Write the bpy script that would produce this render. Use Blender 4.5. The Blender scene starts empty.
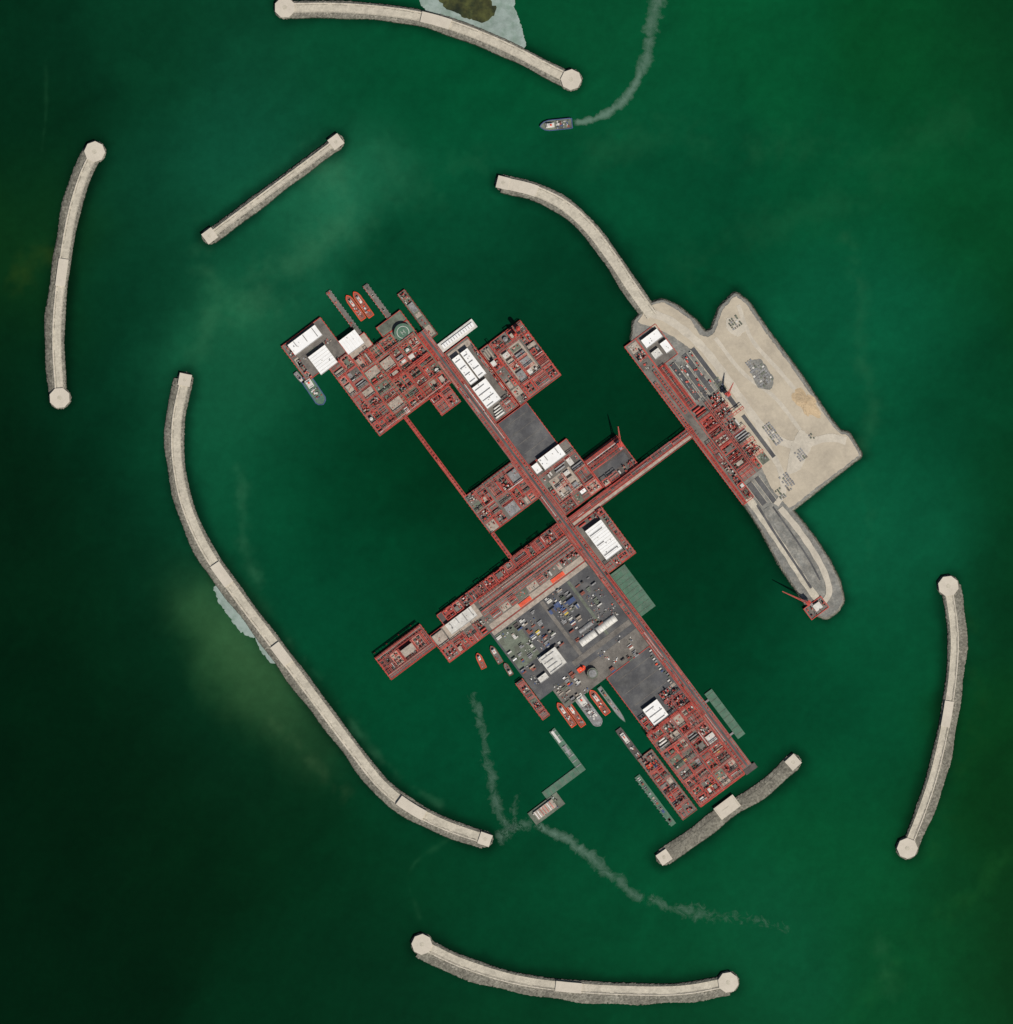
import bpy, math, random
import numpy as np
from mathutils import Vector
R=random.Random(7)
S=2.0
def W(x,y): return ((x-506.5)*S,(512-y)*S)
scn=bpy.context.scene
# ------------------------------------------------------------ materials
MATS={}
def mat(name,col,rough=0.7,var=0.25,sc=0.08,fine=0.6,metal=0.0,stain=None,sa=0.0,vor=0.0,bump=0.0,spec=0.3):
    m=bpy.data.materials.new(name); m.use_nodes=True
    nt=m.node_tree; N=nt.nodes; L=nt.links; p=N['Principled BSDF']
    p.inputs['Roughness'].default_value=rough; p.inputs['Metallic'].default_value=metal
    p.inputs['Specular IOR Level'].default_value=spec
    tc=N.new('ShaderNodeNewGeometry')
    def noise(s,d=4):
        n=N.new('ShaderNodeTexNoise'); n.inputs['Scale'].default_value=s; n.inputs['Detail'].default_value=d
        n.inputs['Roughness'].default_value=0.65
        L.new(tc.outputs['Position'],n.inputs['Vector']); return n.outputs['Fac']
    def mr(src,a,b,f0=0.3,f1=0.7):
        r=N.new('ShaderNodeMapRange'); L.new(src,r.inputs['Value'])
        r.inputs['From Min'].default_value=f0; r.inputs['From Max'].default_value=f1
        r.inputs['To Min'].default_value=a; r.inputs['To Max'].default_value=b; return r.outputs['Result']
    def mul(a,b):
        k=N.new('ShaderNodeMath'); k.operation='MULTIPLY'; L.new(a,k.inputs[0]); L.new(b,k.inputs[1]); return k.outputs[0]
    f=mul(mr(noise(sc),1-var,1+var),mr(noise(fine,3),1-var*0.8,1+var*0.8))
    if vor>0:
        v=N.new('ShaderNodeTexVoronoi'); v.inputs['Scale'].default_value=0.28
        L.new(tc.outputs['Position'],v.inputs['Vector'])
        sp=N.new('ShaderNodeSeparateColor'); L.new(v.outputs['Color'],sp.inputs[0])
        f=mul(f,mr(sp.outputs[0],1-vor,1+vor,0,1))
    base=N.new('ShaderNodeRGB'); base.outputs[0].default_value=(*col,1); cs=base.outputs[0]
    if stain:
        mx=N.new('ShaderNodeMix'); mx.data_type='RGBA'
        L.new(mr(noise(sc*2.3,6),0,sa,0.45,0.62),mx.inputs['Factor'])
        L.new(cs,mx.inputs['A']); mx.inputs['B'].default_value=(*stain,1); cs=mx.outputs['Result']
    vm=N.new('ShaderNodeVectorMath'); vm.operation='SCALE'; L.new(cs,vm.inputs[0]); L.new(f,vm.inputs['Scale'])
    L.new(vm.outputs[0],p.inputs['Base Color'])
    if bump>0:
        b=N.new('ShaderNodeBump'); b.inputs['Strength'].default_value=bump; b.inputs['Distance'].default_value=0.6
        L.new(noise(0.5,5),b.inputs['Height']); L.new(b.outputs[0],p.inputs['Normal'])
    MATS[name]=m; return m
mat('red_steel',(0.46,0.058,0.04),0.6,0.25,stain=(0.32,0.06,0.045),sa=0.6)
mat('dark_red_steel',(0.22,0.036,0.028),0.6,0.3,stain=(0.12,0.035,0.03),sa=0.5)
mat('pink_red_steel',(0.52,0.15,0.115),0.6,0.3,stain=(0.38,0.12,0.095),sa=0.6)
mat('grey_steel',(0.24,0.24,0.235),0.5,0.3,stain=(0.15,0.13,0.12),sa=0.6)
mat('pale_steel',(0.58,0.56,0.51),0.5,0.15,stain=(0.42,0.39,0.33),sa=0.5)
mat('beige_deck',(0.38,0.32,0.26),0.8,0.2,stain=(0.25,0.21,0.17),sa=0.7)
mat('deck_grey',(0.16,0.145,0.125),0.85,0.3,0.03,stain=(0.10,0.09,0.08),sa=0.8)
mat('deck_dark',(0.085,0.072,0.065),0.85,0.3,0.03,stain=(0.13,0.11,0.10),sa=0.6)
mat('deck_greenish',(0.14,0.16,0.12),0.85,0.3,0.04,stain=(0.09,0.09,0.072),sa=0.8)
mat('asphalt',(0.078,0.078,0.08),0.9,0.25,0.02,stain=(0.13,0.127,0.12),sa=0.7)
mat('green_deck',(0.075,0.15,0.10),0.8,0.2,0.05,stain=(0.12,0.16,0.12),sa=0.6)
mat('white_roof',(0.80,0.79,0.76),0.55,0.04,0.04,stain=(0.7,0.68,0.64),sa=0.4)
mat('building_wall',(0.45,0.43,0.4),0.7,0.15)
mat('glass_dark',(0.02,0.025,0.03),0.15,0.1,spec=0.5)
mat('orange_paint',(0.72,0.075,0.025),0.45,0.2,stain=(0.5,0.06,0.03),sa=0.5)
mat('blue_paint',(0.05,0.08,0.18),0.5,0.25)
mat('yellow_paint',(0.55,0.40,0.05),0.5,0.2)
mat('rust_brown',(0.24,0.08,0.055),0.75,0.3)
mat('concrete',(0.48,0.435,0.345),0.9,0.10,0.03,0.35,stain=(0.37,0.335,0.265),sa=0.6,vor=0.10)
mat('concrete_clean',(0.54,0.485,0.395),0.9,0.06,0.03,0.35,stain=(0.47,0.42,0.34),sa=0.5)
mat('rubble',(0.15,0.14,0.11),0.95,0.2,0.03,0.25,stain=(0.20,0.188,0.15),sa=0.6,vor=0.3,bump=0.35)
mat('rubble_pale',(0.225,0.208,0.168),0.95,0.2,0.03,0.25,stain=(0.17,0.158,0.128),sa=0.6,vor=0.3,bump=0.35)
mat('rubble_wet',(0.035,0.042,0.026),0.6,0.3,0.03,0.25,vor=0.4,bump=0.4)
mat('sand',(0.45,0.39,0.295),0.95,0.08,0.012,0.15,stain=(0.37,0.32,0.245),sa=0.7,bump=0.2)
mat('sand_mound',(0.47,0.355,0.22),0.95,0.15,0.03,0.25,bump=0.4)
mat('gravel_road',(0.49,0.44,0.355),0.95,0.1,0.03,0.2,stain=(0.41,0.37,0.30),sa=0.6)
mat('gravel_grey',(0.18,0.178,0.16),0.95,0.25,0.05,0.3,stain=(0.28,0.26,0.22),sa=0.6)
mat('shoal_sand',(0.26,0.32,0.285),0.8,0.12,0.02,0.1,stain=(0.17,0.235,0.19),sa=0.8)
mat('marsh',(0.045,0.05,0.012),0.8,0.5,0.015,0.08,stain=(0.012,0.02,0.006),sa=1.0)
# ------------------------------------------------------------ mesh batch
class Frame:
    def __init__(s,o,ea,sc=1.0):
        s.o=o; s.a=(ea[0]*sc,ea[1]*sc); s.b=(-ea[1]*sc,ea[0]*sc); s.sc=sc
    def __call__(s,a,b): return (s.o[0]+s.a[0]*a+s.b[0]*b, s.o[1]+s.a[1]*a+s.b[1]*b)
o0=W(0,0)
UV=Frame(o0,(0.6,-0.8),S)   # u along the main causeway (to the SE), v to the NE
WORLD=Frame((0,0),(1,0),1)
ORD=list(MATS.keys())
class Bt:
    def __init__(s,fr=UV): s.f=fr; s.V=[]; s.F=[]; s.M=[]
    def quadbox(s,pts,z0,z1,m,mt=None,bot=True):
        n=len(pts); k=len(s.V)
        for (a,b) in pts: x,y=s.f(a,b); s.V.append((x,y,z0))
        for (a,b) in pts: x,y=s.f(a,b); s.V.append((x,y,z1))
        for i in range(n):
            j=(i+1)%n; s.F.append((k+i,k+j,k+n+j,k+n+i)); s.M.append(m)
        s.F.append(tuple(range(k+n,k+2*n))); s.M.append(mt or m)
        if bot: s.F.append(tuple(range(k+n-1,k-1,-1))); s.M.append(m)
    def box(s,a0,a1,b0,b1,z0,z1,m,mt=None):
        s.quadbox([(a0,b0),(a1,b0),(a1,b1),(a0,b1)],z0,z1,m,mt)
    def hcyl(s,ax,a0,a1,c,z,r,m,n=6,dome=False):
        k=len(s.V); sc=s.f.sc; secs=[(a0,r),(a1,r)]
        if dome: secs=[(a0,r*0.35),(a0+0.5*r/sc,r),(a1-0.5*r/sc,r),(a1,r*0.35)]
        for (t,rr) in secs:
            for i in range(n):
                th=2*math.pi*(i+0.5)/n; off=math.cos(th)*rr/sc; zz=z+math.sin(th)*rr
                p=s.f(t,c+off) if ax==0 else s.f(c-off,t)
                s.V.append((p[0],p[1],zz))
        for q in range(len(secs)-1):
            for i in range(n):
                j=(i+1)%n; s.F.append((k+q*n+i,k+q*n+n+i,k+q*n+n+j,k+q*n+j)); s.M.append(m)
        s.F.append(tuple(k+i for i in range(n))); s.M.append(m)
        e=(len(secs)-1)*n; s.F.append(tuple(k+e+i for i in reversed(range(n)))); s.M.append(m)
    def vcyl(s,a,b,r,z0,z1,m,n=16,cone=0,mt=None):
        cx,cy=s.f(a,b); k=len(s.V)
        for z in (z0,z1):
            for i in range(n):
                th=2*math.pi*i/n; s.V.append((cx+r*math.cos(th),cy+r*math.sin(th),z))
        s.V.append((cx,cy,z1+cone))
        for i in range(n):
            j=(i+1)%n; s.F.append((k+i,k+j,k+n+j,k+n+i)); s.M.append(m)
            s.F.append((k+n+i,k+n+j,k+2*n)); s.M.append(mt or m)
    def strut(s,p,q,w,m):
        P=Vector((*s.f(p[0],p[1]),p[2])); Q=Vector((*s.f(q[0],q[1]),q[2])); d=(Q-P).normalized()
        up=Vector((0,0,1)) if abs(d.z)<0.9 else Vector((1,0,0))
        x=d.cross(up).normalized()*w/2; y=x.cross(d).normalized()*w/2; k=len(s.V)
        for c in (P,Q):
            for (i,j) in ((-1,-1),(1,-1),(1,1),(-1,1)): s.V.append(tuple(c+x*i+y*j))
        for i in range(4):
            j=(i+1)%4; s.F.append((k+i,k+j,k+4+j,k+4+i)); s.M.append(m)
        s.F.append((k+3,k+2,k+1,k)); s.M.append(m); s.F.append((k+4,k+5,k+6,k+7)); s.M.append(m)
    def obj(s,name,parent=None):
        me=bpy.data.meshes.new(name); me.from_pydata(s.V,[],s.F)
        st=set(s.M); used=[n for n in ORD if n in st]; ix={n:i for i,n in enumerate(used)}
        for n in used: me.materials.append(MATS[n])
        me.polygons.foreach_set('material_index',[ix[m] for m in s.M]); me.update()
        o=bpy.data.objects.new(name,me); scn.collection.objects.link(o)
        if parent: o.parent=parent
        return o
# ------------------------------------------------------------ generators
Z=5.0
def pick(w): 
    t=R.random()*sum(x[1] for x in w)
    for n,x in w:
        t-=x
        if t<=0: return n
    return w[-1][0]
PIPE=[('red_steel',7),('dark_red_steel',2),('pink_red_steel',2.5),('grey_steel',1.2),('pale_steel',1.2),('beige_deck',.8)]
CLUT=[('red_steel',5),('dark_red_steel',2),('pink_red_steel',1.5),('grey_steel',2.5),('pale_steel',2.4),('beige_deck',2.4),('deck_dark',2),('deck_greenish',2)]
def rack(b,u0,u1,v0,v1,z=Z,h=8,ax=0,lv=1,frame='red_steel',dens=1.0,open_=0.25):
    if ax==0: A0,A1,B0,B1=u0,u1,v0,v1
    else: A0,A1,B0,B1=v0,v1,u0,u1
    h=h+R.uniform(-.2,.2)
    def bx(a0,a1,b0,b1,z0,z1,m):
        if ax==0: b.box(a0,a1,b0,b1,z0,z1,m)
        else: b.box(b0,b1,a0,a1,z0,z1,m)
    n=max(1,int((A1-A0)/3.6)); st=(A1-A0)/n
    for i in range(n+1):
        a=A0+i*st
        bx(a-0.2,a+0.2,B0,B1,z+h-0.8,z+h-0.1,frame)
        for q in (B0+0.2,B1-0.2): bx(a-0.15,a+0.15,q-0.15,q+0.15,z,z+h-0.8,frame)
    for q in (B0,B1-0.45): bx(A0,A1,q,q+0.45,z+h-0.05,z+h+0.7,frame)
    t=B0+0.8
    while t<B1-0.9:
        r=R.choice([0.3,0.45,0.6,0.8])
        if R.random()>open_:
            m=pick(PIPE)
            a0=A0 if R.random()<0.7 else A0+R.random()*(A1-A0)*0.5
            a1=A1 if R.random()<0.7 else a0+(A1-a0)*R.uniform(0.4,1)
            b.hcyl(ax,a0,a1,t,z+h+r,r,m)
        t+=(r*2/S)+R.choice([0.25,0.4,0.9])/dens
def cell(b,u0,u1,v0,v1,z,kinds):
    k=pick(kinds); w=u1-u0; d=v1-v0
    if k=='rack':
        rack(b,u0,u1,v0,v1,z,R.uniform(5,13),0 if w>d else 1)
    elif k=='frame':
        h=R.uniform(5,13); f=pick([('red_steel',5),('pink_red_steel',1),('dark_red_steel',1.2)])
        nu=max(1,round(w/5)); nv=max(1,round(d/5))
        b.box(u0,u1,v0,v1,z+.02,z+.25,pick([('deck_dark',1),('deck_grey',3),('deck_greenish',3),('beige_deck',2),('dark_red_steel',1)]))
        for i in range(nu+1):
            u=u0+0.3+(w-0.6)*i/nu; t=.42 if i in(0,nu) else .22; b.box(u-t,u+t,v0,v1,z+h-0.7,z+h,f)
            for j in range(nv+1):
                v=v0+0.3+(d-0.6)*j/nv; t=.4 if j in(0,nv) else .2
                if i==0: b.box(u0,u1,v-t,v+t,z+h+0.01,z+h+0.6,f)
                b.box(u-0.16,u+0.16,v-0.16,v+0.16,z,z+h-0.71,f)
        if R.random()<0.45:
            a=R.uniform(u0,u0+w*0.4); c=R.uniform(v0,v0+d*0.4)
            b.box(a,a+w*0.5,c,c+d*0.5,z+h+0.65,z+h+1,pick([('deck_grey',2),('dark_red_steel',.6),('beige_deck',2),('pale_steel',1.2),('deck_greenish',1)]))
        for _ in range(int(w*d/7)):
            a=R.uniform(u0,u1-2); c=R.uniform(v0,v1-2); b.box(a,a+R.uniform(.6,2),c,c+R.uniform(.6,2),z,z+R.uniform(1,h*.8),pick(CLUT))
    elif k=='vessel':
        ax=0 if w>d else 1; B0,B1=(v0,v1) if ax==0 else (u0,u1); A0,A1=(u0,u1) if ax==0 else (v0,v1)
        t=B0+1.3; m=pick([('pale_steel',3),('red_steel',3),('grey_steel',2),('beige_deck',1)])
        while t<B1-1:
            r=R.uniform(1.6,2.6); l=(A1-A0)*R.uniform(.55,.95); a=A0+R.uniform(0,(A1-A0)-l)
            b.hcyl(ax,a,a+l,t,z+r+1.2,r,m,10,True)
            for q in (0.25,0.75):
                x=a+l*q
                if ax==0: b.box(x-.2,x+.2,t-r/S*.8,t+r/S*.8,z,z+1.6,'red_steel')
                else: b.box(t-r/S*.8,t+r/S*.8,x-.2,x+.2,z,z+1.6,'red_steel')
            t+=r+1.0
    elif k=='clutter':
        for _ in range(int(w*d/4.5)):
            a=R.uniform(u0,u1-.8); c=R.uniform(v0,v1-.8); s1=R.uniform(.6,3.2); s2=R.uniform(.5,1.6)
            if R.random()<.5: s1,s2=s2,s1
            b.box(a,min(a+s1,u1),c,min(c+s2,v1),z,z+R.uniform(.8,6),pick(CLUT))
        for _ in range(int(w*d/16)):
            a=R.uniform(u0+1,u1-1); c=R.uniform(v0+1,v1-1); b.vcyl(a,c,R.uniform(.6,1.8),z,z+R.uniform(4,14),pick(CLUT),8,.5)
        for _ in range(int((w+d)/6)):
            if R.random()<.5: c=R.uniform(v0,v1); b.hcyl(0,u0,u1,c,z+R.uniform(2,7),.5,'red_steel')
            else: c=R.uniform(u0,u1); b.hcyl(1,v0,v1,c,z+R.uniform(2,7),.5,'red_steel')
    elif k=='tank':
        r=min(w,d)*0.38*S
        m=pick([('pale_steel',2),('red_steel',1),('deck_greenish',1),('grey_steel',1)])
        if w>d: cs=[(u0+w*(i+.5)/max(1,int(w/d)),v0+d/2) for i in range(max(1,int(w/d)))]
        else: cs=[(u0+w/2,v0+d*(i+.5)/max(1,int(d/w))) for i in range(max(1,int(d/w)))]
        for a,c in cs:
            b.vcyl(a,c,r,z,z+R.uniform(5,9),m,18,.8)
        b.box(u0,u1,v0-.15,v0+.15,z+4,z+4.5,'red_steel')
    elif k=='cabin':
        h=R.uniform(4,8); m=pick([('pale_steel',4),('white_roof',1.5),('beige_deck',3),('grey_steel',2)])
        b.box(u0+.4,u1-.4,v0+.4,v1-.4,z,z+h,'building_wall',m)
        for _ in range(int(w*d/20)):
            a=R.uniform(u0+.8,u1-1.6); c=R.uniform(v0+.8,v1-1.6); b.box(a,a+.8,c,c+.7,z+h,z+h+1.2,pick([('grey_steel',2),('red_steel',1)]))
    elif k=='pad':
        b.box(u0+.2,u1-.2,v0+.2,v1-.2,z+.02,z+.35,pick([('beige_deck',3),('deck_grey',2),('deck_greenish',2)]))
        for _ in range(int(w*d/12)):
            a=R.uniform(u0+.5,u1-2.2); c=R.uniform(v0+.5,v1-2.2); b.box(a,a+R.uniform(.5,2.2),c,c+R.uniform(.5,1.6),z+.35,z+R.uniform(1,3),pick(CLUT))
KP=[('rack',4.5),('frame',5),('vessel',1.6),('clutter',2.6),('tank',.7),('cabin',1.3),('pad',2.4)]
def fill(b,u0,u1,v0,v1,z=Z,kinds=KP,mx=15,gap=.6,top=True):
    w=u1-u0; d=v1-v0
    if max(w,d)>mx or (max(w,d)>9 and R.random()<.3):
        t=R.uniform(.35,.65); spine=min(w,d)>10 and max(w,d)>17
        g=1.3 if spine else gap
        if w>d:
            c=u0+w*t; fill(b,u0,c-g,v0,v1,z,kinds,mx,gap); fill(b,c+g,u1,v0,v1,z,kinds,mx,gap)
            if spine: rack(b,c-1.1,c+1.1,v0,v1,z,R.uniform(11,14),1,open_=.1)
        else:
            c=v0+d*t; fill(b,u0,u1,v0,c-g,z,kinds,mx,gap); fill(b,u0,u1,c+g,v1,z,kinds,mx,gap)
            if spine: rack(b,u0,u1,c-1.1,c+1.1,z,R.uniform(11,14),0,open_=.1)
    elif w>1.6 and d>1.6: cell(b,u0,u1,v0,v1,z,kinds)
def deck(b,u0,u1,v0,v1,top='deck_grey',side='dark_red_steel',edge='red_steel',z=Z,z0=-4,e=.55):
    b.box(u0,u1,v0,v1,z0,z,side,top)
    if edge:
        for (a0,a1,c0,c1) in ((u0,u1,v0,v0+e),(u0,u1,v1-e,v1),(u0,u0+e,v0+e,v1-e),(u1-e,u1,v0+e,v1-e)):
            b.box(a0,a1,c0,c1,z+.01,z+1.1,edge)
        n=int((u1-u0)/4)
        for i in range(n):
            u=u0+(i+.5)*(u1-u0)/n
            for v in (v0-.25,v1+.25): b.box(u-.25,u+.25,v-.25,v+.25,-4,z+.5,edge)
def building(name,u,v,lu,lv,h=9,roof='white_roof',z=Z,bands=0,units=6,ridge=False):
    b=Bt(); u0,u1,v0,v1=u-lu/2,u+lu/2,v-lv/2,v+lv/2
    b.box(u0,u1,v0,v1,z,z+h,'building_wall',roof)
    e=.25
    for (a0,a1,c0,c1) in ((u0,u1,v0,v0+e),(u0,u1,v1-e,v1),(u0,u0+e,v0+e,v1-e),(u1-e,u1,v0+e,v1-e)):
        b.box(a0,a1,c0,c1,z+h+.01,z+h+.9,'pale_steel')
    for f in range(max(1,int(h/4))):
        n=int(lv/1.6)
        for i in range(n):
            vv=v0+(i+.5)*lv/n; zz=z+1.6+f*4
            b.box(u0-.03,u0,vv-.3,vv+.3,zz,zz+1.4,'glass_dark'); b.box(u1,u1+.03,vv-.3,vv+.3,zz,zz+1.4,'glass_dark')
        n=int(lu/1.6)
        for i in range(n):
            uu=u0+(i+.5)*lu/n; zz=z+1.6+f*4
            b.box(uu-.3,uu+.3,v0-.03,v0,zz,zz+1.4,'glass_dark'); b.box(uu-.3,uu+.3,v1,v1+.03,zz,zz+1.4,'glass_dark')
    if ridge:
        n=int(max(lu,lv)/3)
        for i in range(1,n):
            if lu>lv: q=u0+lu*i/n; b.box(q-.1,q+.1,v0+e,v1-e,z+h+.01,z+h+.35,'pale_steel')
            else: q=v0+lv*i/n; b.box(u0+e,u1-e,q-.1,q+.1,z+h+.01,z+h+.35,'pale_steel')
    if bands:
        for i in range(bands):
            if lu>=lv: q=u0+lu*(i+.6)/bands; b.box(q-.4,q+.4,v0+1,v1-1-R.uniform(0,lv*.5),z+h+.4,z+h+1.1,'grey_steel')
            else: q=v0+lv*(i+.6)/bands; b.box(u0+1,u1-1-R.uniform(0,lu*.5),q-.4,q+.4,z+h+.4,z+h+1.1,'grey_steel')
    for _ in range(units):
        a=R.uniform(u0+1,u1-2.2); c=R.uniform(v0+1,v1-2.2)
        b.box(a,a+R.uniform(.6,1.3),c,c+R.uniform(.6,1.1),z+h+.36,z+h+R.uniform(1.0,1.8),pick([('grey_steel',1.5),('pale_steel',4)]))
    return b.obj(name)
# ------------------------------------------------------------ platforms
b=Bt()  # north-west accommodation & utilities
deck(b,446,490,17,66,'deck_grey'); deck(b,484.2,500,66.2,92,'beige_deck')
deck(b,490.2,577,42,66,'deck_grey'); deck(b,500.2,577,66.2,134,'deck_greenish'); deck(b,488,500,104,134,'deck_greenish')
deck(b,577.2,598,104,128,'deck_grey')
fill(b,492,576,43.5,65); fill(b,517,576,67.5,82); fill(b,518,576,85.5,131,kinds=[('rack',2.5),('frame',6),('pad',4),('clutter',2),('tank',1),('cabin',.8)])
fill(b,502,513.5,68,112); fill(b,578,597,105,127)
fill(b,466,474,20,64,kinds=[('pad',2),('clutter',1)]); fill(b,448,489,19,24,kinds=[('clutter',1),('pad',1)])
rack(b,500,575,81.7,85.2,h=13); rack(b,573.5,577,45,131,h=14,ax=1)
rack(b,514,517,67,131,h=13,ax=1); rack(b,540,543,86,131,h=15,ax=1)
b.obj('process_platform')
building('office_building',455.5,40,13,34,8,bands=3,units=4)
building('warehouse',482,42.5,22,21,10,ridge=True,units=3)
building('warehouse',485,76,17,20,9,ridge=True,units=2)
b=Bt(); hb=(508,123)
b.vcyl(*hb,15,Z,Z+9,'red_steel',24); b.vcyl(*hb,18,Z+9,Z+10,'grey_steel',28,0,'green_deck')
b.vcyl(*hb,12.5,Z+10,Z+10.15,'pale_steel',28); b.vcyl(*hb,11.4,Z+10.15,Z+10.3,'green_deck',28)
for dv in(-1.6,1.3): b.box(hb[0]-2.2,hb[0]+2.2,hb[1]+dv,hb[1]+dv+.3,Z+10.31,Z+10.5,'pale_steel')
b.box(hb[0]-.15,hb[0]+.15,hb[1]-1.1,hb[1]+1.3,Z+10.31,Z+10.5,'pale_steel'); b.obj('helipad')
for (u0,u1,v,w) in ((430,484,87.5,5),(447,488,121,5.5)):
    b=Bt(); b.box(u0,u1,v-w/2,v+w/2,1.5,3.2,'deck_dark','deck_grey')
    for i in range(int((u1-u0)/4)):
        for s in(-1,1): b.vcyl(u0+2+i*4,v+s*(w/2+.2),.9,-4,4.2,'grey_steel',8,.2)
    b.box(u0,u1,v-w/2,v-w/2+.4,3.21,4,'red_steel'); 
    for i in range(5): a=R.uniform(u0,u1-3); b.box(a,a+2,v-1,v+.6,3.21,5,pick(CLUT))
    b.obj('jetty')
b=Bt(); deck(b,474,530,141,150,'deck_greenish','rust_brown','dark_red_steel',3.5); fill(b,476,528,142.5,148.8,3.5,kinds=[('clutter',3),('pad',3),('cabin',2)]); b.obj('barge')
# causeway spine
b=Bt(); b.box(518,1062,132,143,-4,Z-.3,'dark_red_steel','deck_grey')
for s in range(20,544,34):
    u=518+s-20; ue=min(u+33.6,1060); h=R.choice([9,10,11])
    rack(b,u,ue,132.5,136.8,h=h,open_=.12,dens=1.5); rack(b,u,ue,139.6,142.6,h=h-1.5,open_=.12,dens=1.5)
    b.box(u,ue,137.2,139.2,Z-.2,Z+.2,'asphalt')
b.obj('pipe_rack_causeway')
b=Bt()
deck(b,549.5,636,143.3,172,'deck_grey'); b.box(552,558,145,171,Z+.02,Z+.3,'beige_deck')
fill(b,560,634,168.4,171.5,kinds=[('clutter',1),('rack',1)],mx=20); fill(b,622.5,634,145,168)
deck(b,568,637,173,224,'deck_grey'); fill(b,570,636,174,183.5); fill(b,570,579.5,187,223); fill(b,583,635,213,223); fill(b,623,635,187,212)
b.box(583.2,619.8,187,211,Z+.02,Z+.4,'beige_deck')
rack(b,569,636,183.7,186.5,h=13); rack(b,580,583,187,223,h=12,ax=1); rack(b,620,622.7,187,212,h=12,ax=1)
fill(b,585,619,188,209,Z+.4,kinds=[('pad',3),('vessel',2),('cabin',3),('clutter',1)],mx=12,gap=1.2)
b.vcyl(574,217,4.5,Z,Z+30,'red_steel',12,3); b.vcyl(577,211,3.5,Z,Z+26,'red_steel',12,3)
b.obj('process_platform')
building('accommodation_building',575,150,32,9,12,bands=4,units=5); building('accommodation_building',575,160.5,32,9,12,bands=4,units=5)
building('accommodation_building',607,153,26,17,11,bands=4,units=6)
b=Bt(); b.box(538,548,143,186,-3,4.5,'grey_steel','pale_steel'); b.box(541,545.5,146,184,4.51,7,'building_wall','white_roof')
for i in range(12): b.box(541.8,544.8,148+i*3,148.6+i*3,7.01,7.8,'grey_steel')
b.obj('landing_pier')
b=Bt(); deck(b,637.5,690,143.3,180,'asphalt'); 
for i in range(4): b.box(645+i*11,645.4+i*11,147,176,Z+.01,Z+.18,'deck_grey')
b.obj('laydown_yard')
b=Bt(); deck(b,690.5,752,143.3,190,'deck_grey')
fill(b,707,751,176,189); fill(b,707,714,145,175,kinds=[('pad',1),('vessel',1)]); fill(b,740.5,751,145,175); fill(b,715,737,145.5,149.5)
b.box(714.2,737,150,175,Z+.02,Z+.4,'beige_deck'); fill(b,716,736.5,152,173,Z+.4,kinds=[('vessel',2),('pad',2),('cabin',2),('rack',1)],mx=9,gap=1)
rack(b,704.7,706.8,145,189,h=12,ax=1); rack(b,737.5,740,145,175.5,h=12,ax=1)
b.obj('process_platform')
building('control_building',697,167,13,26,11,units=5,bands=2)
building('control_building',697,148.5,10,7,8,units=1)
b=Bt(); deck(b,718,754,190.5,232,'deck_dark')
rack(b,720,727,191,231,h=11,ax=1); rack(b,728,733,191,231,h=9,ax=1); b.box(735,745,195,228,Z+.02,Z+.3,'asphalt'); fill(b,746,753,192,231)
b.obj('process_platform')
# pipe bridge to the eastern island
b=Bt(); b.box(754.5,766,177.5,300,1.5,3.2,'dark_red_steel','deck_dark'); b.box(754.5,765.9,143.3,177.4,-3,3.2,'dark_red_steel','deck_dark')
for i in range(13): 
    for u in (756,764): b.vcyl(u,195+i*8,1.2,-5,1.5,'red_steel',8)
for i in range(6):
    v0=144+i*25.5; rack(b,755,761,v0,v0+25.1,3.2,h=9,ax=1,open_=.12,dens=1.5)
b.box(762,765.4,144,299,3.22,3.5,'beige_deck'); b.box(765.5,765.9,144,299,3.22,5,'red_steel'); b.box(761.4,761.9,144,299,3.22,5,'red_steel')
b.obj('pipe_bridge')
b=Bt()
for (a,c) in ((577.3,626),(626.2,675.8),(722.2,752)): b.box(a,c,72.3,75.8,6,7,'dark_red_steel'); rack(b,a,c,72,76,7,h=5,open_=0,dens=2)
for i in range(13):
    for v in (72.6,75.4): b.vcyl(582+i*8 if i<11 else 730+(i-11)*12,v,1.0,-5,6,'red_steel',8)
b.obj('pipe_bridge')
b=Bt(); deck(b,676,722,72,132,'deck_grey'); fill(b,678,721,74,95); rack(b,679,681.5,97,131,h=13,ax=1)
fill(b,683,720,98,131,kinds=[('rack',3),('frame',3),('cabin',2),('pad',2),('vessel',1.5),('clutter',1)]); b.obj('process_platform')
b=Bt(); deck(b,752.3,766,73,131.7,'deck_dark') ; fill(b,753.5,765,75,131,kinds=[('rack',3),('clutter',1)]); b.obj('process_platform')
# south-west arm
b=Bt(); deck(b,766.2,800,-38,131.7,'deck_grey'); deck(b,754,766,-20,72.6,'deck_dark')
fill(b,755,765,-14,71,kinds=[('rack',3),('frame',2),('clutter',1)])
rack(b,768,775,22,131,h=11,ax=1,open_=.15); rack(b,778,784,18,131,h=9,ax=1,open_=.2); fill(b,785,792,14.5,131,kinds=[('rack',1),('clutter',2),('pad',2),('vessel',1)])
b.box(793,799,16,131,Z+.02,Z+.35,'beige_deck')
fill(b,768,799,-37,-24); fill(b,783,799,-23,13.5); b.box(767,782,-23,17,Z+.02,Z+.3,'beige_deck')
b.obj('process_platform')
b=Bt(); deck(b,751,779,-95,-38.3,'deck_dark'); rack(b,752,757,-94,-40,h=15,ax=1,open_=.1); fill(b,758,772,-88,-45,kinds=[('rack',3),('frame',4),('clutter',2)]); rack(b,773,778,-94,-40,h=15,ax=1,open_=.1)
rack(b,757.5,772.5,-94,-89,h=14); rack(b,757.5,772.5,-44,-40,h=14); b.box(761,769,-70,-56,Z+17.5,Z+19,'red_steel','beige_deck')
for k in range(4): b.vcyl(747,-92+k*15,1.6,-5,4,'red_steel',8,.3)
b.obj('flare_platform')
building('warehouse',773,-3,12,32,9,bands=4,units=5,roof='pale_steel')
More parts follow.
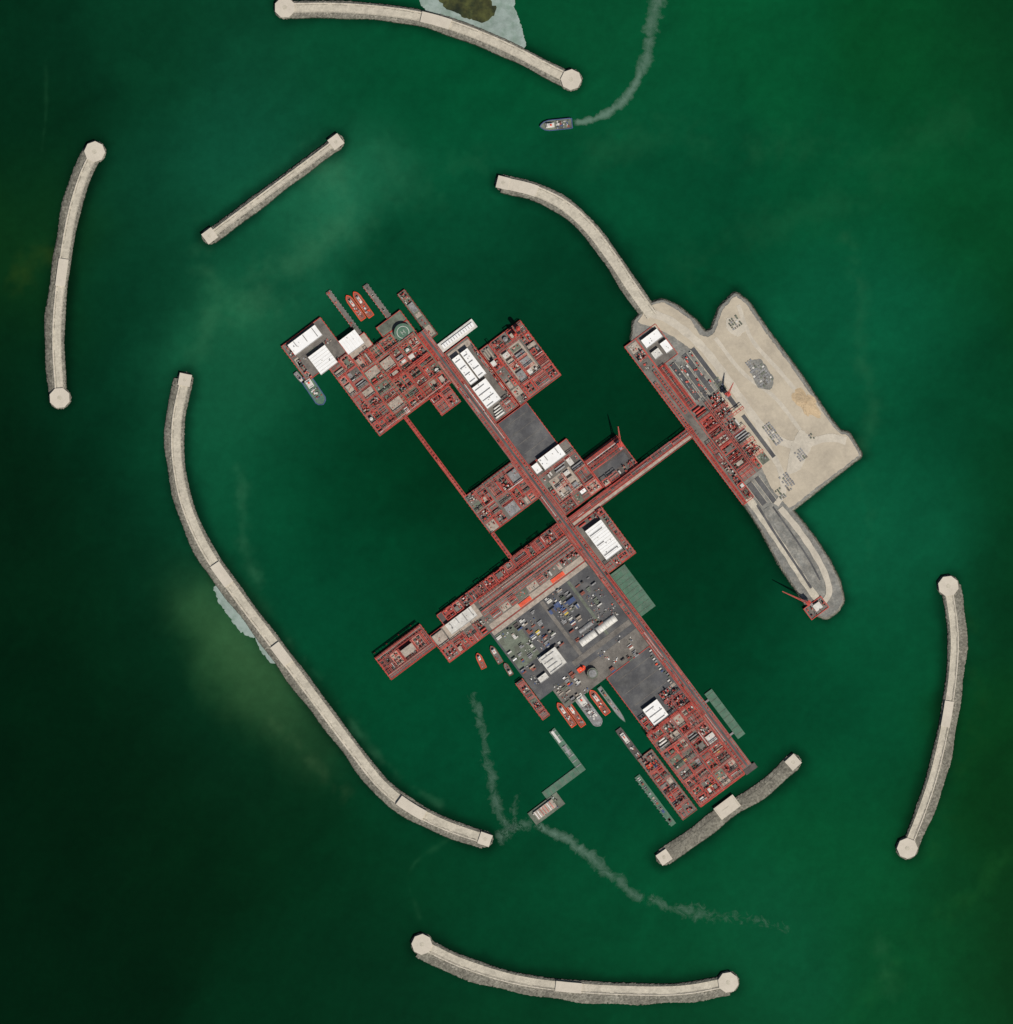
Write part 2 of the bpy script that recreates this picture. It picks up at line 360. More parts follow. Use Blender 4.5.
b=Bt(); deck(b,766.2,824,143.3,177.3,'deck_grey'); fill(b,774,823,171.5,176,kinds=[('rack',1),('clutter',1)]); fill(b,768,773,145,176); fill(b,815,823,145,170); b.obj('process_platform')
building('accommodation_building',794,159,36,20,12,ridge=True,bands=3,units=5)
b=Bt(); b.box(826,878,143.3,161,-3,3.5,'grey_steel','green_deck'); 
for i in range(9): b.box(829+i*5.6,829.3+i*5.6,144,160,3.51,4,'deck_greenish')
b.obj('green_pontoon')
# yards
def container(b,u,v,ax,m,z=Z,l=6.1,st=1):
    w=1.35
    a0,a1,c0,c1=(u,u+l*.9,v,v+w) if ax==0 else (u,u+w,v,v+l*.9)
    b.box(a0,a1,c0,c1,z,z+2.6*st,m)
CC=[('blue_paint',1.6),('pale_steel',2.5),('grey_steel',4),('rust_brown',2.5),('white_roof',.8),('deck_greenish',2.5),('beige_deck',2.5),('deck_dark',1.5),('orange_paint',.4),('yellow_paint',.08)]
b=Bt(); b.box(800.2,884,12,131.8,-4,Z,'dark_red_steel','asphalt'); b.box(884.1,906,28,131.8,-4,Z,'dark_red_steel','deck_grey')
b.box(800.4,805,14,131,Z+.02,Z+.3,'beige_deck'); b.box(872.5,878,60,131,Z+.02,Z+.3,'deck_grey'); b.box(806,872,70,74,Z+.02,Z+.25,'deck_grey'); b.box(806,872,104,107,Z+.02,Z+.25,'deck_greenish')
b.box(806,848,14,40,Z+.02,Z+.2,'deck_greenish')
for (u0,u1,v0,v1,dn) in ((808,850,14,68,1.0),(806,848,76,103,1.2),(807,848,108,130,1.0),(852,871,16,36,.8),(850,858,76,130,.5),(880,904,30,62,.8),(880,904,86,126,.35)):
    u=u0
    while u<u1:
        v=v0
        while v<v1-6:
            if R.random()<dn*.5:
                m=pick(CC); n=R.randint(1,4)
                for k in range(n): container(b,u+k*1.6,v,1,m if R.random()<.7 else pick(CC),st=R.choice([1,1,2]),l=R.choice([3,5,6]))
            elif R.random()<.5:
                for k in range(9): a=u+R.uniform(0,5); c=v+R.uniform(0,6); b.box(a,a+R.uniform(.2,1.5),c,c+R.uniform(.2,1.5),Z+.3,Z+R.uniform(.8,3),pick(CC))
            v+=R.uniform(6,8)
        u+=R.uniform(5.5,8)
b.obj('container_yard')
b=Bt()
for (u,v,n) in ((797,52,11),(797,92,12)):
    for k in range(n): b.box(u-2.6,u+1.6,v+k*1.3,v+k*1.3+1.15,Z+.36,Z+3,'orange_paint')
b.obj('stacked_orange_containers')
b=Bt()
for (u,v,nn) in ((818,72,5),(821,92,6),(829,96,3),(816,80,4)):
    for k in range(nn): container(b,u,v+k*1.5,0,pick([('blue_paint',4),('deck_dark',2),('grey_steel',1)]),st=2.1,l=5)
b.obj('stacked_blue_containers')
def tent(name,u,v0,v1,w,h=7,m='pale_steel'):
    b=Bt(); n=10
    for j,vv in enumerate((v0,v1)):
        for i in range(n+1):
            th=math.pi*i/n; x,y=UV(u-math.cos(th)*w/2,vv); b.V.append((x,y,Z+math.sin(th)*h))
    for i in range(n): b.F.append((i,i+1,n+2+i,n+1+i)); b.M.append(m)
    b.F.append(tuple(range(n,-1,-1))); b.M.append(m); b.F.append(tuple(range(n+1,2*n+2))); b.M.append(m)
    q=v0+2
    while q<v1: b.box(u-w*.36,u+w*.36,q,q+.25,Z+h*.55,Z+h+.12,'grey_steel'); q+=4
    b.box(u-1.2,u+1.2,v0-.05,v0,Z,Z+4,'deck_dark'); return b.obj(name)
tent('fabric_storage_hangar',863,78,97,8); tent('fabric_storage_hangar',863,99,122,8); tent('fabric_storage_hangar',853,84,100,5,4,'grey_steel')
building('warehouse',860,46,20,20,9,bands=4,units=8,roof='pale_steel')
building('office_building',868,28,6,10,6,units=1,roof='pale_steel')
b=Bt(); deck(b,906.2,975,78,131.8,'asphalt')
for u in (915,930,945): b.box(u,u+.5,84,128,Z+.01,Z+.2,'deck_grey')
fill(b,950,974,110,130,kinds=[('pad',2),('clutter',3),('rack',1)]); fill(b,960,974,80,87)
for k in range(14): container(b,910+k*2.9,127+R.uniform(-1,1)*2,1,pick(CC),Z+.02,l=3)
b.obj('laydown_yard')
building('warehouse',963,97,20,18,9,bands=3,units=6,roof='white_roof')
b=Bt(); b.vcyl(894,70,11,Z,Z+10,'deck_greenish',24,1.5,'deck_greenish'); b.vcyl(894,70,8,Z+10.9,Z+11.9,'grey_steel',24,.6)
for k in range(16):
    th=k*math.pi/8; b.strut((894+5.6*math.cos(th),70+5.6*math.sin(th),Z),(894+5.6*math.cos(th),70+5.6*math.sin(th),Z+11.5),.4,'grey_steel')
b.obj('storage_tank')
b=Bt(); deck(b,975.2,1066,76,131.8,'deck_grey'); b.box(1062.2,1068,132,146,-4,Z,'dark_red_steel','deck_dark')
for (a,c,d,e) in ((978,997.5,79,104),(1000.5,1021.5,79,104),(1024.5,1043.5,79,104),(1046.5,1063,79,104),(978,997.5,107,131),(1000.5,1021.5,107,131),(1024.5,1043.5,107,131),(1046.5,1063,107,131)):
    fill(b,a,c,d,e,kinds=[('frame',6),('rack',2),('clutter',2),('pad',3.5),('vessel',1),('cabin',1)],mx=13)
for u in (975.5,998,1022,1044,1063.5): rack(b,u,u+2.2,77,131,h=16,ax=1,open_=.1)
rack(b,976,1065,104.3,106.8,h=18); rack(b,976,1065,76,78.4,h=18)
for k in range(4): a=R.uniform(980,1060); c=R.uniform(80,128); b.box(a,a+.6,c,c+3,Z+17,Z+19,'yellow_paint')
b.obj('process_platform')
b=Bt(); b.box(978,1034,147,156,-3,3.3,'grey_steel','green_deck'); b.box(984,986,143,147,2,3.3,'grey_steel'); b.box(1025,1027,143,147,2,3.3,'grey_steel')
for i in range(8): b.box(981+i*7,981.3+i*7,147.5,155.5,3.31,3.9,'deck_greenish')
b.obj('green_pontoon')
b=Bt(); deck(b,990,1066,54,72,'deck_grey','rust_brown','rust_brown',4); fill(b,992,1064,56,70,4,kinds=[('clutter',3),('rack',3),('vessel',1),('pad',2),('frame',2)],mx=11); 
for k in range(3): b.box(1000+k*1.7,1001.4+k*1.7,57,63,5,9.6,'orange_paint')
b.box(1004,1009,64,66,5,10,'blue_paint'); b.obj('supply_barge')
b=Bt(); b.box(1003,1064,41,47,-2,2.5,'grey_steel','green_deck'); 
for i in range(12): b.vcyl(1006+i*5,40.6,.9,-4,4,'grey_steel',8,.3)
for i in range(22): a=R.uniform(1005,1060); b.box(a,a+2,42.5,45,2.51,4,pick(CC))
b.obj('floating_jetty')
b=Bt(); b.box(915,967,0,7,-2,2.5,'grey_steel','green_deck'); b.box(959,967,-42,-.2,-2,2.5,'grey_steel','green_deck')
for i in range(8): b.box(917+i*6,918+i*6,.5,6.5,2.51,3.3,'grey_steel')
for i in range(7): b.box(959.5,966.5,-40+i*6,-39.6+i*6,2.51,3.3,'deck_grey')
b.box(916,930,1.5,4,2.51,5,'grey_steel','pale_steel'); b.box(935,946,2,5,2.51,4.8,'grey_steel'); b.obj('floating_jetty')
# ------------------------------------------------------------ boats
def boat(name,x,y,dx,dy,L,Wd,hull='orange_paint',dk='rust_brown',sup='white_roof',supf=0.25,h=3.5,cl=10,cw=.55,uv=False,bow=.28):
    if uv: x,y=0.6*x+0.8*y,0.8*x-0.6*y; dx,dy=0.6*dx+0.8*dy,0.8*dx-0.6*dy
    n=math.hypot(dx,dy); b=Bt(Frame(W(x,y),(dx/n,-dy/n),S)); H=Wd/2; q=L/2
    def out(s,zz): return [(-q*s,-H*.9*s),(-q*.85,-H*s),(q*(1-2*bow),-H*s),(q*(1-bow),-H*.78*s),(q*(1-bow*.35),-H*.38*s),(q*(1 if s==1 else .95),0),(q*(1-bow*.35),H*.38*s),(q*(1-bow),H*.78*s),(q*(1-2*bow),H*s),(-q*.85,H*s),(-q*s,H*.9*s)]
    o1=out(.86,0); o2=out(1,0); k=len(b.V); m=len(o1)
    for p in o1: b.V.append((*b.f(*p),-1.5))
    for p in o2: b.V.append((*b.f(*p),h))
    oi=[(p[0]*.95,p[1]*.86) for p in o2]
    for p in oi: b.V.append((*b.f(*p),h))
    for p in oi: b.V.append((*b.f(*p),h-.8))
    for r in range(3):
        for i in range(m):
            j=(i+1)%m; b.F.append((k+r*m+i,k+r*m+j,k+r*m+m+j,k+r*m+m+i)); b.M.append(hull)
    b.F.append(tuple(range(k+3*m,k+4*m))); b.M.append(dk)
    s0=-q*.75 if supf<.5 else q*.1
    sl=L*.26
    b.box(s0,s0+sl,-H*cw,H*cw,h-.79,h+3,sup); b.box(s0+sl*.2,s0+sl*.85,-H*cw*.8,H*cw*.8,h+3.01,h+5.5,sup)
    b.box(s0+sl*.86,s0+sl*.9,-H*cw*.7,H*cw*.7,h+3.8,h+4.9,'glass_dark'); b.box(s0+sl*.3,s0+sl*.5,-H*.15,H*.15,h+5.51,h+7.5,'orange_paint')
    b.strut((s0+sl*.6,0,h+5.5),(s0+sl*.6,0,h+12),.35,'pale_steel'); b.strut((s0+sl*.6,-H*.3,h+9),(s0+sl*.6,H*.3,h+9),.25,'pale_steel')
    for _ in range(cl):
        a=R.uniform(-q*.85,q*.5); c=R.uniform(-H*.7,H*.5)
        if s0-1<a<s0+sl: continue
        b.box(a,a+R.uniform(.5,L*.07),c,min(c+R.uniform(.4,H*.5),H*.75),h-.79,h+R.uniform(.2,1.8),pick([('pale_steel',3),('grey_steel',3),('rust_brown',2),(hull,3),('deck_dark',2)]))
    return b.obj(name)
boat('supply_ship',556,125,-1,.1,33,11,'blue_paint','deck_greenish','pale_steel',.7,5,40,.42)
for (u,v,l) in ((459,99.5,30),(461,107.5,31)): boat('tugboat',u,v,-1,0.02,l,7,'orange_paint','rust_brown','pale_steel',.7,uv=True,cl=24,cw=.35,bow=.2)
boat('supply_ship',501,17,1,-0.05,34,12,'blue_paint','green_deck','pale_steel',.2,uv=True,cl=36,bow=.16,cw=.5)
boat('tugboat',482,13,1,.05,14,5,'deck_dark','grey_steel','pale_steel',.7,uv=True,cl=5)
for (u,v,l) in ((911,24,29),(916,31.5,30)): boat('tugboat',u,v,-1,0.02,l,6.6,'orange_paint','rust_brown','pale_steel',.7,uv=True,cl=20,cw=.4,bow=.2)
boat('supply_ship',920,45,1,0,42,11,'grey_steel','grey_steel','pale_steel',.2,4.5,uv=True,cl=70,bow=.12)
boat('tugboat',921,58,-1,0,30,7.4,'orange_paint','rust_brown','pale_steel',.7,uv=True,cl=24,cw=.4,bow=.2)
boat('patrol_boat',931,67,1,0,44,5,'green_deck','grey_steel','deck_greenish',.2,uv=True,cl=16)
boat('tugboat',884,64,0,1,9,5,'orange_paint','orange_paint','orange_paint',.7,8,uv=True,cl=4)
boat('workboat',976,57,1,0,44,7,'deck_dark','deck_dark','pale_steel',.2,uv=True,cl=30,bow=.18)
boat('workboat',817,-12,-1,0.2,17,6,'orange_paint','rust_brown','pale_steel',.7,uv=True,cl=8,cw=.4)
boat('workboat',821,4,-1,0.1,20,6,'rust_brown','deck_grey','pale_steel',.7,uv=True,cl=8)
boat('workboat',840,5,-1,0.1,14,5,'rust_brown','deck_grey','pale_steel',.2,uv=True,cl=5)
b=Bt(); deck(b,856,902,2,11,'deck_grey','rust_brown','red_steel',3.2); fill(b,858,900,3.3,9.8,3.2,kinds=[('clutter',3),('pad',1),('rack',2)],mx=9); b.obj('barge')
b=Bt(); b.box(967.3,982,-66,-30,-2,3.4,'grey_steel','deck_greenish'); b.box(970,979,-61,-38,3.41,8,'building_wall','beige_deck')
for i in range(7): b.box(970.5,978.5,-60+i*3,-59.4+i*3,8.01,8.7,pick([('white_roof',2),('red_steel',1)]))
for i in range(14): a=R.uniform(968.5,980); c=R.uniform(-63,-34); b.box(a,a+.8,c,c+.9,3.41,R.uniform(9,10),pick(CC))
b.obj('accommodation_barge')
# ------------------------------------------------------------ cranes
def crane(name,u,v,tu,tv,base=Z,h=38,reach=None,m='red_steel',w=3):
    b=Bt()
    for i in(-1,1):
        for j in(-1,1): b.strut((u+i*w/2,v+j*w/2,base),(u+i*w/2,v+j*w/2,base+h*.55),.7,m)
    for k in range(6):
        z0=base+h*.55*k/6; z1=base+h*.55*(k+1)/6
        for i in(-1,1):
            b.strut((u+i*w/2,v-w/2,z0),(u+i*w/2,v+w/2,z1),.45,m); b.strut((u-w/2,v+i*w/2,z0),(u+w/2,v+i*w/2,z1),.45,m)
    z=base+h*.55; b.box(u-w*.8,u+w*.8,v-w*.8,v+w*.8,z,z+4,m)
    T=(tu,tv,base+h)
    d=math.hypot(tu-u,tv-v); nx,ny=-(tv-v)/d*w*.3,(tu-u)/d*w*.3
    for s in(-1,1): b.strut((u+nx*s,v+ny*s,z+2),T,1.2,m); b.strut((u+nx*s,v+ny*s,z+4.5),T,.9,m)
    for k in range(1,12):
        t=k/12; q=1-t; b.strut((u+(tu-u)*t+nx*q,v+(tv-v)*t+ny*q,z+2+(base+h-z-2)*t),(u+(tu-u)*(t+.06)-nx*q,v+(tv-v)*(t+.06)-ny*q,z+3+(base+h-z-3)*t),.5,m)
    b.strut((u-(tu-u)/d*w,v-(tv-v)/d*w,z+4),(u,v,z+12),.6,m); b.strut((u,v,z+12),T,.25,'deck_dark')
    b.box(u-(tu-u)/d*w-1.3,u-(tu-u)/d*w+1.3,v-(tv-v)/d*w-1.3,v-(tv-v)/d*w+1.3,z+1,z+4.5,'grey_steel')
    return b.obj(name)
crane('crane',728,229,712,238,h=38,w=3.6)
crane('crane',752,345,746,356,h=36)
# ------------------------------------------------------------ paths / breakwaters
def spline(pts,step):
    P=[np.array(p,float) for p in pts]; P=[2*P[0]-P[1]]+P+[2*P[-1]-P[-2]]; out=[]
    for i in range(1,len(P)-2):
        for t in np.linspace(0,1,30,endpoint=False):
            a,b_,c,d=P[i-1],P[i],P[i+1],P[i+2]
            out.append(.5*((2*b_)+(-a+c)*t+(2*a-5*b_+4*c-d)*t*t+(-a+3*b_-3*c+d)*t**3))
    out.append(P[-2]); out=np.array(out); s=np.r_[0,np.cumsum(np.hypot(*np.diff(out,axis=0).T))]
    n=max(2,int(s[-1]/step)); q=np.linspace(0,s[-1],n+1); return np.c_[np.interp(q,s,out[:,0]),np.interp(q,s,out[:,1])],q
rng=np.random.default_rng(3)
def normals(P):
    d=np.gradient(P,axis=0); d/=np.linalg.norm(d,axis=1)[:,None]; return d,np.c_[-d[:,1],d[:,0]]
def breakwater(pts,cw=5,left=6,right=3,cap='oct',caps=(1,1),zc=6,clean=(),crest='concrete',wall=-1):
    path,q=spline([W(*p) for p in pts],2.6); d,n=normals(path)
    cwm=cw*S; l=left*S; r=right*S
    prof=[]
    def zz(t,wd): return zc-.5-(zc-2.2)*(t/.8)*(.35+.65*t) if t<.8 else (zc-.5-(zc-2.2)*.87)-(t-.8)/.2*4.6
    for t in np.linspace(1,0,max(6,int(l/2))): prof.append((cwm+l*t+0.01,zz(t,l),'L'))
    for t in np.linspace(1,-1,9): prof.append((cwm*t*.98,zc,'C'))
    for t in np.linspace(0,1,max(6,int(r/2))): prof.append((-cwm-r*t-.01,zz(t,r),'R'))
    b=Bt(WORLD); m=len(prof); N=len(path)
    for i in range(N):
        wob=0.9*math.sin(q[i]*.021)+.7*math.sin(q[i]*.057+1)
        for (o,z,k) in prof:
            j=0 if k=='C' else .3
            oo=o+(wob*(abs(o)-cwm)/8*np.sign(o) if k!='C' else 0)+rng.normal(0,j)*1.3
            p=path[i]+n[i]*oo+d[i]*rng.normal(0,j)*1.1; b.V.append((p[0],p[1],z+rng.normal(0,j)*.8 + (rng.normal(0,.05) if k=='C' else 0)))
    for i in range(N-1):
        for j in range(m-1):
            a=i*m+j; f=(a,a+1,a+m+1,a+m)
            b.F.append(f[::-1]); z=(prof[j][1]+prof[j+1][1])/2
            if prof[j][2]=='C' and prof[j+1][2]=='C': b.M.append(crest)
            else: b.M.append('rubble_wet' if z<.8+rng.normal(0,.3) else ('rubble' if (z<4.6 or rng.random()<.5) else 'rubble_pale'))
    if crest!='rubble':
        for i in range(0,N-3,3):
            s=wall; o=s*(cwm-1.6); a,c=path[i],path[i+3]*.97+path[i]*.03
            w1=n[i]; w2=n[i+3]
            q4=[a+w1*(o-1),c+w2*(o-1),c+w2*(o+1),a+w1*(o+1)]
            b.quadbox([tuple(x) for x in q4],zc-.5,zc+1.3+R.uniform(-.1,.1),'concrete_clean' if R.random()<.6 else 'concrete')
            o=-s*(cwm-.8); q4=[a+w1*(o-.5),c+w2*(o-.5),c+w2*(o+.5),a+w1*(o+.5)]
            b.quadbox([tuple(x) for x in q4],zc-.5,zc+.6,'concrete')
            if R.random()<.75:
                o=s*(cwm-4.5)+R.uniform(-.3,.3); q4=[a+w1*(o-.5),c+w2*(o-.5),c+w2*(o+.5),a+w1*(o+.5)]
                b.quadbox([tuple(x) for x in q4],zc-.5,zc+.12,'rubble_pale')
    for (f,ln) in clean:
        i=int(f*(N-1)); e=min(N-1,i+int(ln*S/2.6)); k=i
        while k<e:
            k2=min(k+4,e); a,c=path[k],path[k2]; o1=-cwm-.6; o2=cwm+.6
            b.quadbox([tuple(a+n[k]*o1),tuple(c+n[k2]*o1),tuple(c+n[k2]*o2),tuple(a+n[k]*o2)],zc-2,zc+1.75+.01*k,'concrete_clean'); k=k2
    for (on,idx,ii) in ((caps[0],0,0),(caps[1],-1,1)):
        if not on: continue
        c=path[idx]; dd=d[idx]
        rad=(10.5 if cap=='oct' else 7.6)*S; ns=8 if cap=='oct' else 4; a0=math.atan2(dd[1],dd[0])+math.pi/ns
        if cap!='oct': rad=8.8*S*.98
        pl=[(c[0]+rad*math.cos(a0+2*math.pi*k/ns),c[1]+rad*math.sin(a0+2*math.pi*k/ns)) for k in range(ns)]
        b.quadbox(pl,-3,zc+2.6,'concrete','concrete_clean')
        pl2=[(c[0]+rad*.22*math.cos(a0+2*math.pi*k/8),c[1]+rad*.22*math.sin(a0+2*math.pi*k/8)) for k in range(8)]
        b.quadbox(pl2,zc+2.6,zc+2.8,'concrete')
        K=72; k0=len(b.V); rings=[(rad*.93,2.6),(rad*1.02,1.8),(rad*1.06,.4),(rad*1.13,-1.5)]
        if ns==4: rings=[(rad*.8,1.6),(rad*.85,1.2),(rad*.95,.2),(rad*1.0,-1.5)]
        for (rr,z) in rings:
            for k in range(K):
                th=2*math.pi*k/K; b.V.append((c[0]+(rr+rng.normal(0,.7))*math.cos(th),c[1]+(rr+rng.normal(0,.7))*math.sin(th),z+rng.normal(0,.3)))
        for r_ in range(3):
            for k in range(K):
                j=(k+1)%K; a=k0+r_*K; b.F.append((a+k,a+K+k,a+K+j,a+j)); b.M.append('rubble' if r_<2 else 'rubble_wet')
    return b.obj('breakwater')
BW={}
BW['top']=[(285,8),(340,8),(390,12),(430,19),(470,32),(510,49),(545,67),(571,80)]
BW['left']=[(95,152),(83,178),(72,215),(64,260),(58,310),(57,350),(60,398)]
BW['short']=[(210,236),(336,142)]
BW['ne']=[(503,183),(535,191),(565,206),(590,229),(612,258),(632,288),(652,316)]
BW['long']=[(185,380),(177,420),(177,460),(186,505),(206,550),(235,592),(262,628),(290,665),(320,705),(350,745),(380,783),(410,807),(445,825),(485,839)]
BW['right']=[(948,586),(954,630),(953,670),(946,720),(935,770),(922,810),(907,848)]
BW['bottom']=[(422,944),(460,962),(510,978),(560,986),(620,990),(680,990),(728,982)]
BW['se']=[(664,857),(700,832),(727,811),(762,790),(793,762)]
breakwater(BW['top'],5.0,2.5,6,clean=((.46,30),),wall=1)
breakwater(BW['left'],4.6,3.5,8,clean=((.45,28),),wall=-1)
breakwater(BW['short'],3.4,3,6,cap='sq',wall=1)
breakwater(BW['ne'],5.5,3,5,cap='sq',caps=(1,0),wall=1,clean=((.0,36),))
breakwater(BW['long'],5.0,3.5,7,cap='sq',wall=-1,clean=((.33,25),(.5,24),(.84,30),))
breakwater(BW['right'],4.2,9,3,clean=((.43,26),),wall=1)
breakwater(BW['bottom'],4.8,3,10,clean=((.45,26),),wall=-1)
breakwater(BW['se'],3,6.5,6.5,cap='sq',crest='rubble',wall=1,zc=5)
b=Bt(Frame(W(727,807),(0.8,0.6),S)); b.box(-12,12,-7,7,-3,8,'concrete','concrete_clean'); b.box(-11,-10.4,-6,6,8.01,8.6,'concrete'); b.box(10.4,11,-6,6,8.01,8.6,'concrete'); b.box(-6,2,-.3,.3,8.01,8.4,'concrete'); b.obj('concrete_landing_block')
# ------------------------------------------------------------ eastern island
def closed(pts,step,jit=0):
    P=np.array([W(*p) for p in pts]); P=np.vstack([P,P[:1]]); s=np.r_[0,np.cumsum(np.hypot(*np.diff(P,axis=0).T))]
    n=int(s[-1]/step); q=np.linspace(0,s[-1],n,endpoint=False); A=np.c_[np.interp(q,s,P[:,0]),np.interp(q,s,P[:,1])]
    for _ in range(2): A=(np.roll(A,1,0)+2*A+np.roll(A,-1,0))/4
    if jit: A=A+rng.normal(0,jit,A.shape)
    area=.5*np.sum(A[:,0]*np.roll(A[:,1],-1)-np.roll(A[:,0],-1)*A[:,1])
    return A if area>0 else A[::-1]
def offset(A,d):
    t=np.roll(A,-1,0)-np.roll(A,1,0); t/=np.linalg.norm(t,axis=1)[:,None]+1e-9; return A+np.c_[t[:,1],-t[:,0]]*d
ISL=[(634,322),(650,304),(662,300),(676,306),(694,320),(705,333),(712,330),(720,308),(735,293),(748,303),(765,328),(785,355),(800,375),(815,398),(830,420),(840,432),(848,433),(861,455),(825,483),(791,510),(800,521),(815,540),(828,560),(838,580),(843,600),(837,611),(826,618),(812,612),(800,594),(780,564),(762,530),(744,502),(722,467),(697,431),(673,395),(650,363),(632,343)]
def landform(name,pts,rings,top,step=3,jit=.0,nz=.4):
    A=closed(pts,step,jit); n=len(A); b=Bt(WORLD)
    for (off,z,m) in rings:
        Q=offset(A,off)+(rng.normal(0,nz*1.4,A.shape) if off>0 else 0)
        for p in Q: b.V.append((p[0],p[1],z+(rng.normal(0,nz) if off>0 else 0)))
    for r in range(len(rings)-1):
        for i in range(n):
            j=(i+1)%n; b.F.append((r*n+i,r*n+n+i,r*n+n+j,r*n+j)); b.M.append(rings[r+1][2])
    b.F.append(tuple(range(n))); b.M.append(top); return b.obj(name)
landform('island_ground',ISL,[(0,Z-.35,'rubble'),(1.0,Z-.8,'rubble_pale'),(2.2,Z-2.0,'rubble'),(3.6,1.4,'rubble'),(5,.2,'rubble_wet'),(8,-2.5,'rubble_wet')],'gravel_grey',nz=.3)
def sheet(name,pts,z,m,step=4,h=.25,jit=.6):
    A=closed(pts,step,jit); b=Bt(WORLD); b.quadbox([tuple(p) for p in A],z-h,z,m); return b.obj(name)
sheet('sand_ground',[(698,334),(708,338),(714,334),(722,310),(735,295.5),(746,304),(763,329),(783,356),(813,398),(829,421.5),(839,433.5),(847,435),(859.5,455),(824,481.5),(789.5,508.5),(772,490),(760,465),(744,436),(731,412),(712,380),(690,350)],Z+.3,'sand')
sheet('sand_ground',[(637,322),(651,305),(664,302),(690,319),(703,340),(692,350),(672,336),(660,330)],Z+.25,'sand')
def ribbon(name,pts,w,z,m,step=4):
    path,q=spline([W(*p) for p in pts],step); d,n=normals(path); b=Bt(WORLD); N=len(path)
    for i in range(N-1):
        wa=w*S*(1+.08*math.sin(i*.7))/2
        a,c=path[i],path[i+1]
        if i==0: 
            b.V.append((*(a+n[0]*wa),z)); b.V.append((*(a-n[0]*wa),z))
        b.V.append((*(c+n[i+1]*wa),z)); b.V.append((*(c-n[i+1]*wa),z))
        k=2*i; b.F.append((k,k+1,k+3,k+2)); b.M.append(m)
    return b.obj(name)
ribbon('gravel_road',[(648,312),(672,322),(700,345),(722,372),(740,398),(756,420),(772,436),(795,445),(828,438),(846,441)],8,Z+.62,'gravel_road')
ribbon('gravel_road',[(756,420),(768,447),(780,470),(783,492),(776,505)],6,Z+.53,'gravel_road')
ribbon('access_track',[(715,338),(742,372),(775,398),(800,430)],4,Z+.45,'gravel_road')
ribbon('access_track',[(738,305),(752,340),(780,372),(812,410)],4,Z+.41,'gravel_road')
for pl,m in (([(747,362),(760,358),(774,378),(772,390),(757,388)],'gravel_grey'),([(800,428),(815,440),(800,470),(786,476),(790,448)],'gravel_road'),([(726,318),(742,318),(748,328),(738,338),(726,330)],'gravel_road')): sheet('gravel_patch',pl,Z+.75,m)
b=Bt(WORLD)
cx,cy=W(806,403); nr=10; K=40
for r in range(nr+1):
    for k in range(K):
        th=2*math.pi*k/K; rr=r/nr*(26+5*math.sin(th*2+1)+3*math.sin(th*5)); zz=Z+.2+5*(math.cos(r/nr*math.pi)+1)/2+rng.normal(0,.2)*(r<nr)
        x=rr*math.cos(th)*1.3; y=rr*math.sin(th)*.8; b.V.append((cx+x*.6+y*.8,cy-x*.8+y*.6,zz))
for r in range(nr):
    for k in range(K):
        j=(k+1)%K; b.F.append((r*K+k,(r+1)*K+k,(r+1)*K+j,r*K+j)); b.M.append('sand_mound')
b.obj('sand_mound')
def xy2uv(x,y): return .6*x+.8*y,.8*x-.6*y
b=Bt()
for (x,y,nu,nv,sp) in ((762,376,8,6,2.6),(752,366,5,3,2.6),(773,434,10,4,2.4),(788,482,7,4,2.6),(801,455,5,4,2.4),(735,323,5,5,2.4),(720,385,6,3,2.6),(781,494,5,3,2.4),(812,437,3,2,2.4)):
    u,v=xy2uv(x,y)
    mm=pick([('grey_steel',3),('deck_greenish',2)])
    for i in range(nu):
        for j in range(nv):
            if R.random()<.9:
                a=u+(i-nu/2)*sp; c=v+(j-nv/2)*sp
                b.box(a,a+R.uniform(sp*.6,sp*.9),c,c+R.uniform(sp*.6,sp*.85),Z+.3,Z+R.uniform(1.2,1.9),mm if R.random()<.6 else pick([('grey_steel',4),('deck_grey',2),('pale_steel',1),('deck_greenish',3)]))
b.obj('stacked_construction_material')
b=Bt(); deck(b,652,850,291,305,'deck_grey'); deck(b,652,690,305.2,330,'deck_grey')
deck(b,690.2,742,305.2,314,'deck_dark',z0=0); b.box(742.2,832,305.2,341,0,Z,'deck_grey')
rack(b,691,741,306,313,h=9,open_=.1); rack(b,690,742,299,302.5,h=7); fill(b,744,831,306.5,320.5,kinds=[('rack',3),('frame',3),('clutter',3),('pad',2),('vessel',1)]); rack(b,700,850,292.8,296,h=6)
KI=[('pad',3),('clutter',3),('vessel',1.5),('frame',1.5),('rack',1)]
fill(b,744,769,325,340,kinds=KI); fill(b,775,799,325,340,kinds=KI); fill(b,804,830,325,340,kinds=KI); rack(b,745,826,321.5,324,h=14); rack(b,770,773,325,350,h=14,ax=1); rack(b,800,803,325,340,h=12,ax=1)
fill(b,654,688,294,304,kinds=[('clutter',2),('pad',2)]); fill(b,780,848,298,304.5)
for (a,c,v0,v1) in ((694,738,316,322),(694,741,332,337),(704,741,325,330),(694,768,342.5,347),(836,862,306,312),(836,866,316,321),(778,830,343,347)):
    b.box(a,c,v0,v1,Z-.3,Z+.86,'asphalt'); b.box(a,c,v0-.5,v0-.1,Z-.3,Z+1.1,'concrete'); b.box(a,c,v1+.1,v1+.5,Z-.3,Z+1.1,'concrete')
for k in range(60): 
    a=R.uniform(694,740); c=R.uniform(316,340); b.box(a,a+R.uniform(.5,3),c,c+R.uniform(.5,2),Z-.3,Z+R.uniform(1.5,4),pick(CLUT))
b.obj('process_platform')
building('office_building',662,318,10,20,8,units=4); building('warehouse',677,325,12,8,7,units=2,roof='white_roof'); building('office_building',677,313,8,9,7,units=2,roof='pale_steel')
ribbon('breakwater_road',[(748,498),(765,522),(786,553),(806,584),(818,600)],7,Z+.6,'concrete')
ribbon('breakwater_road',[(780,508),(796,527),(812,550),(824,572),(829,592),(822,604)],6,Z+.64,'gravel_road')
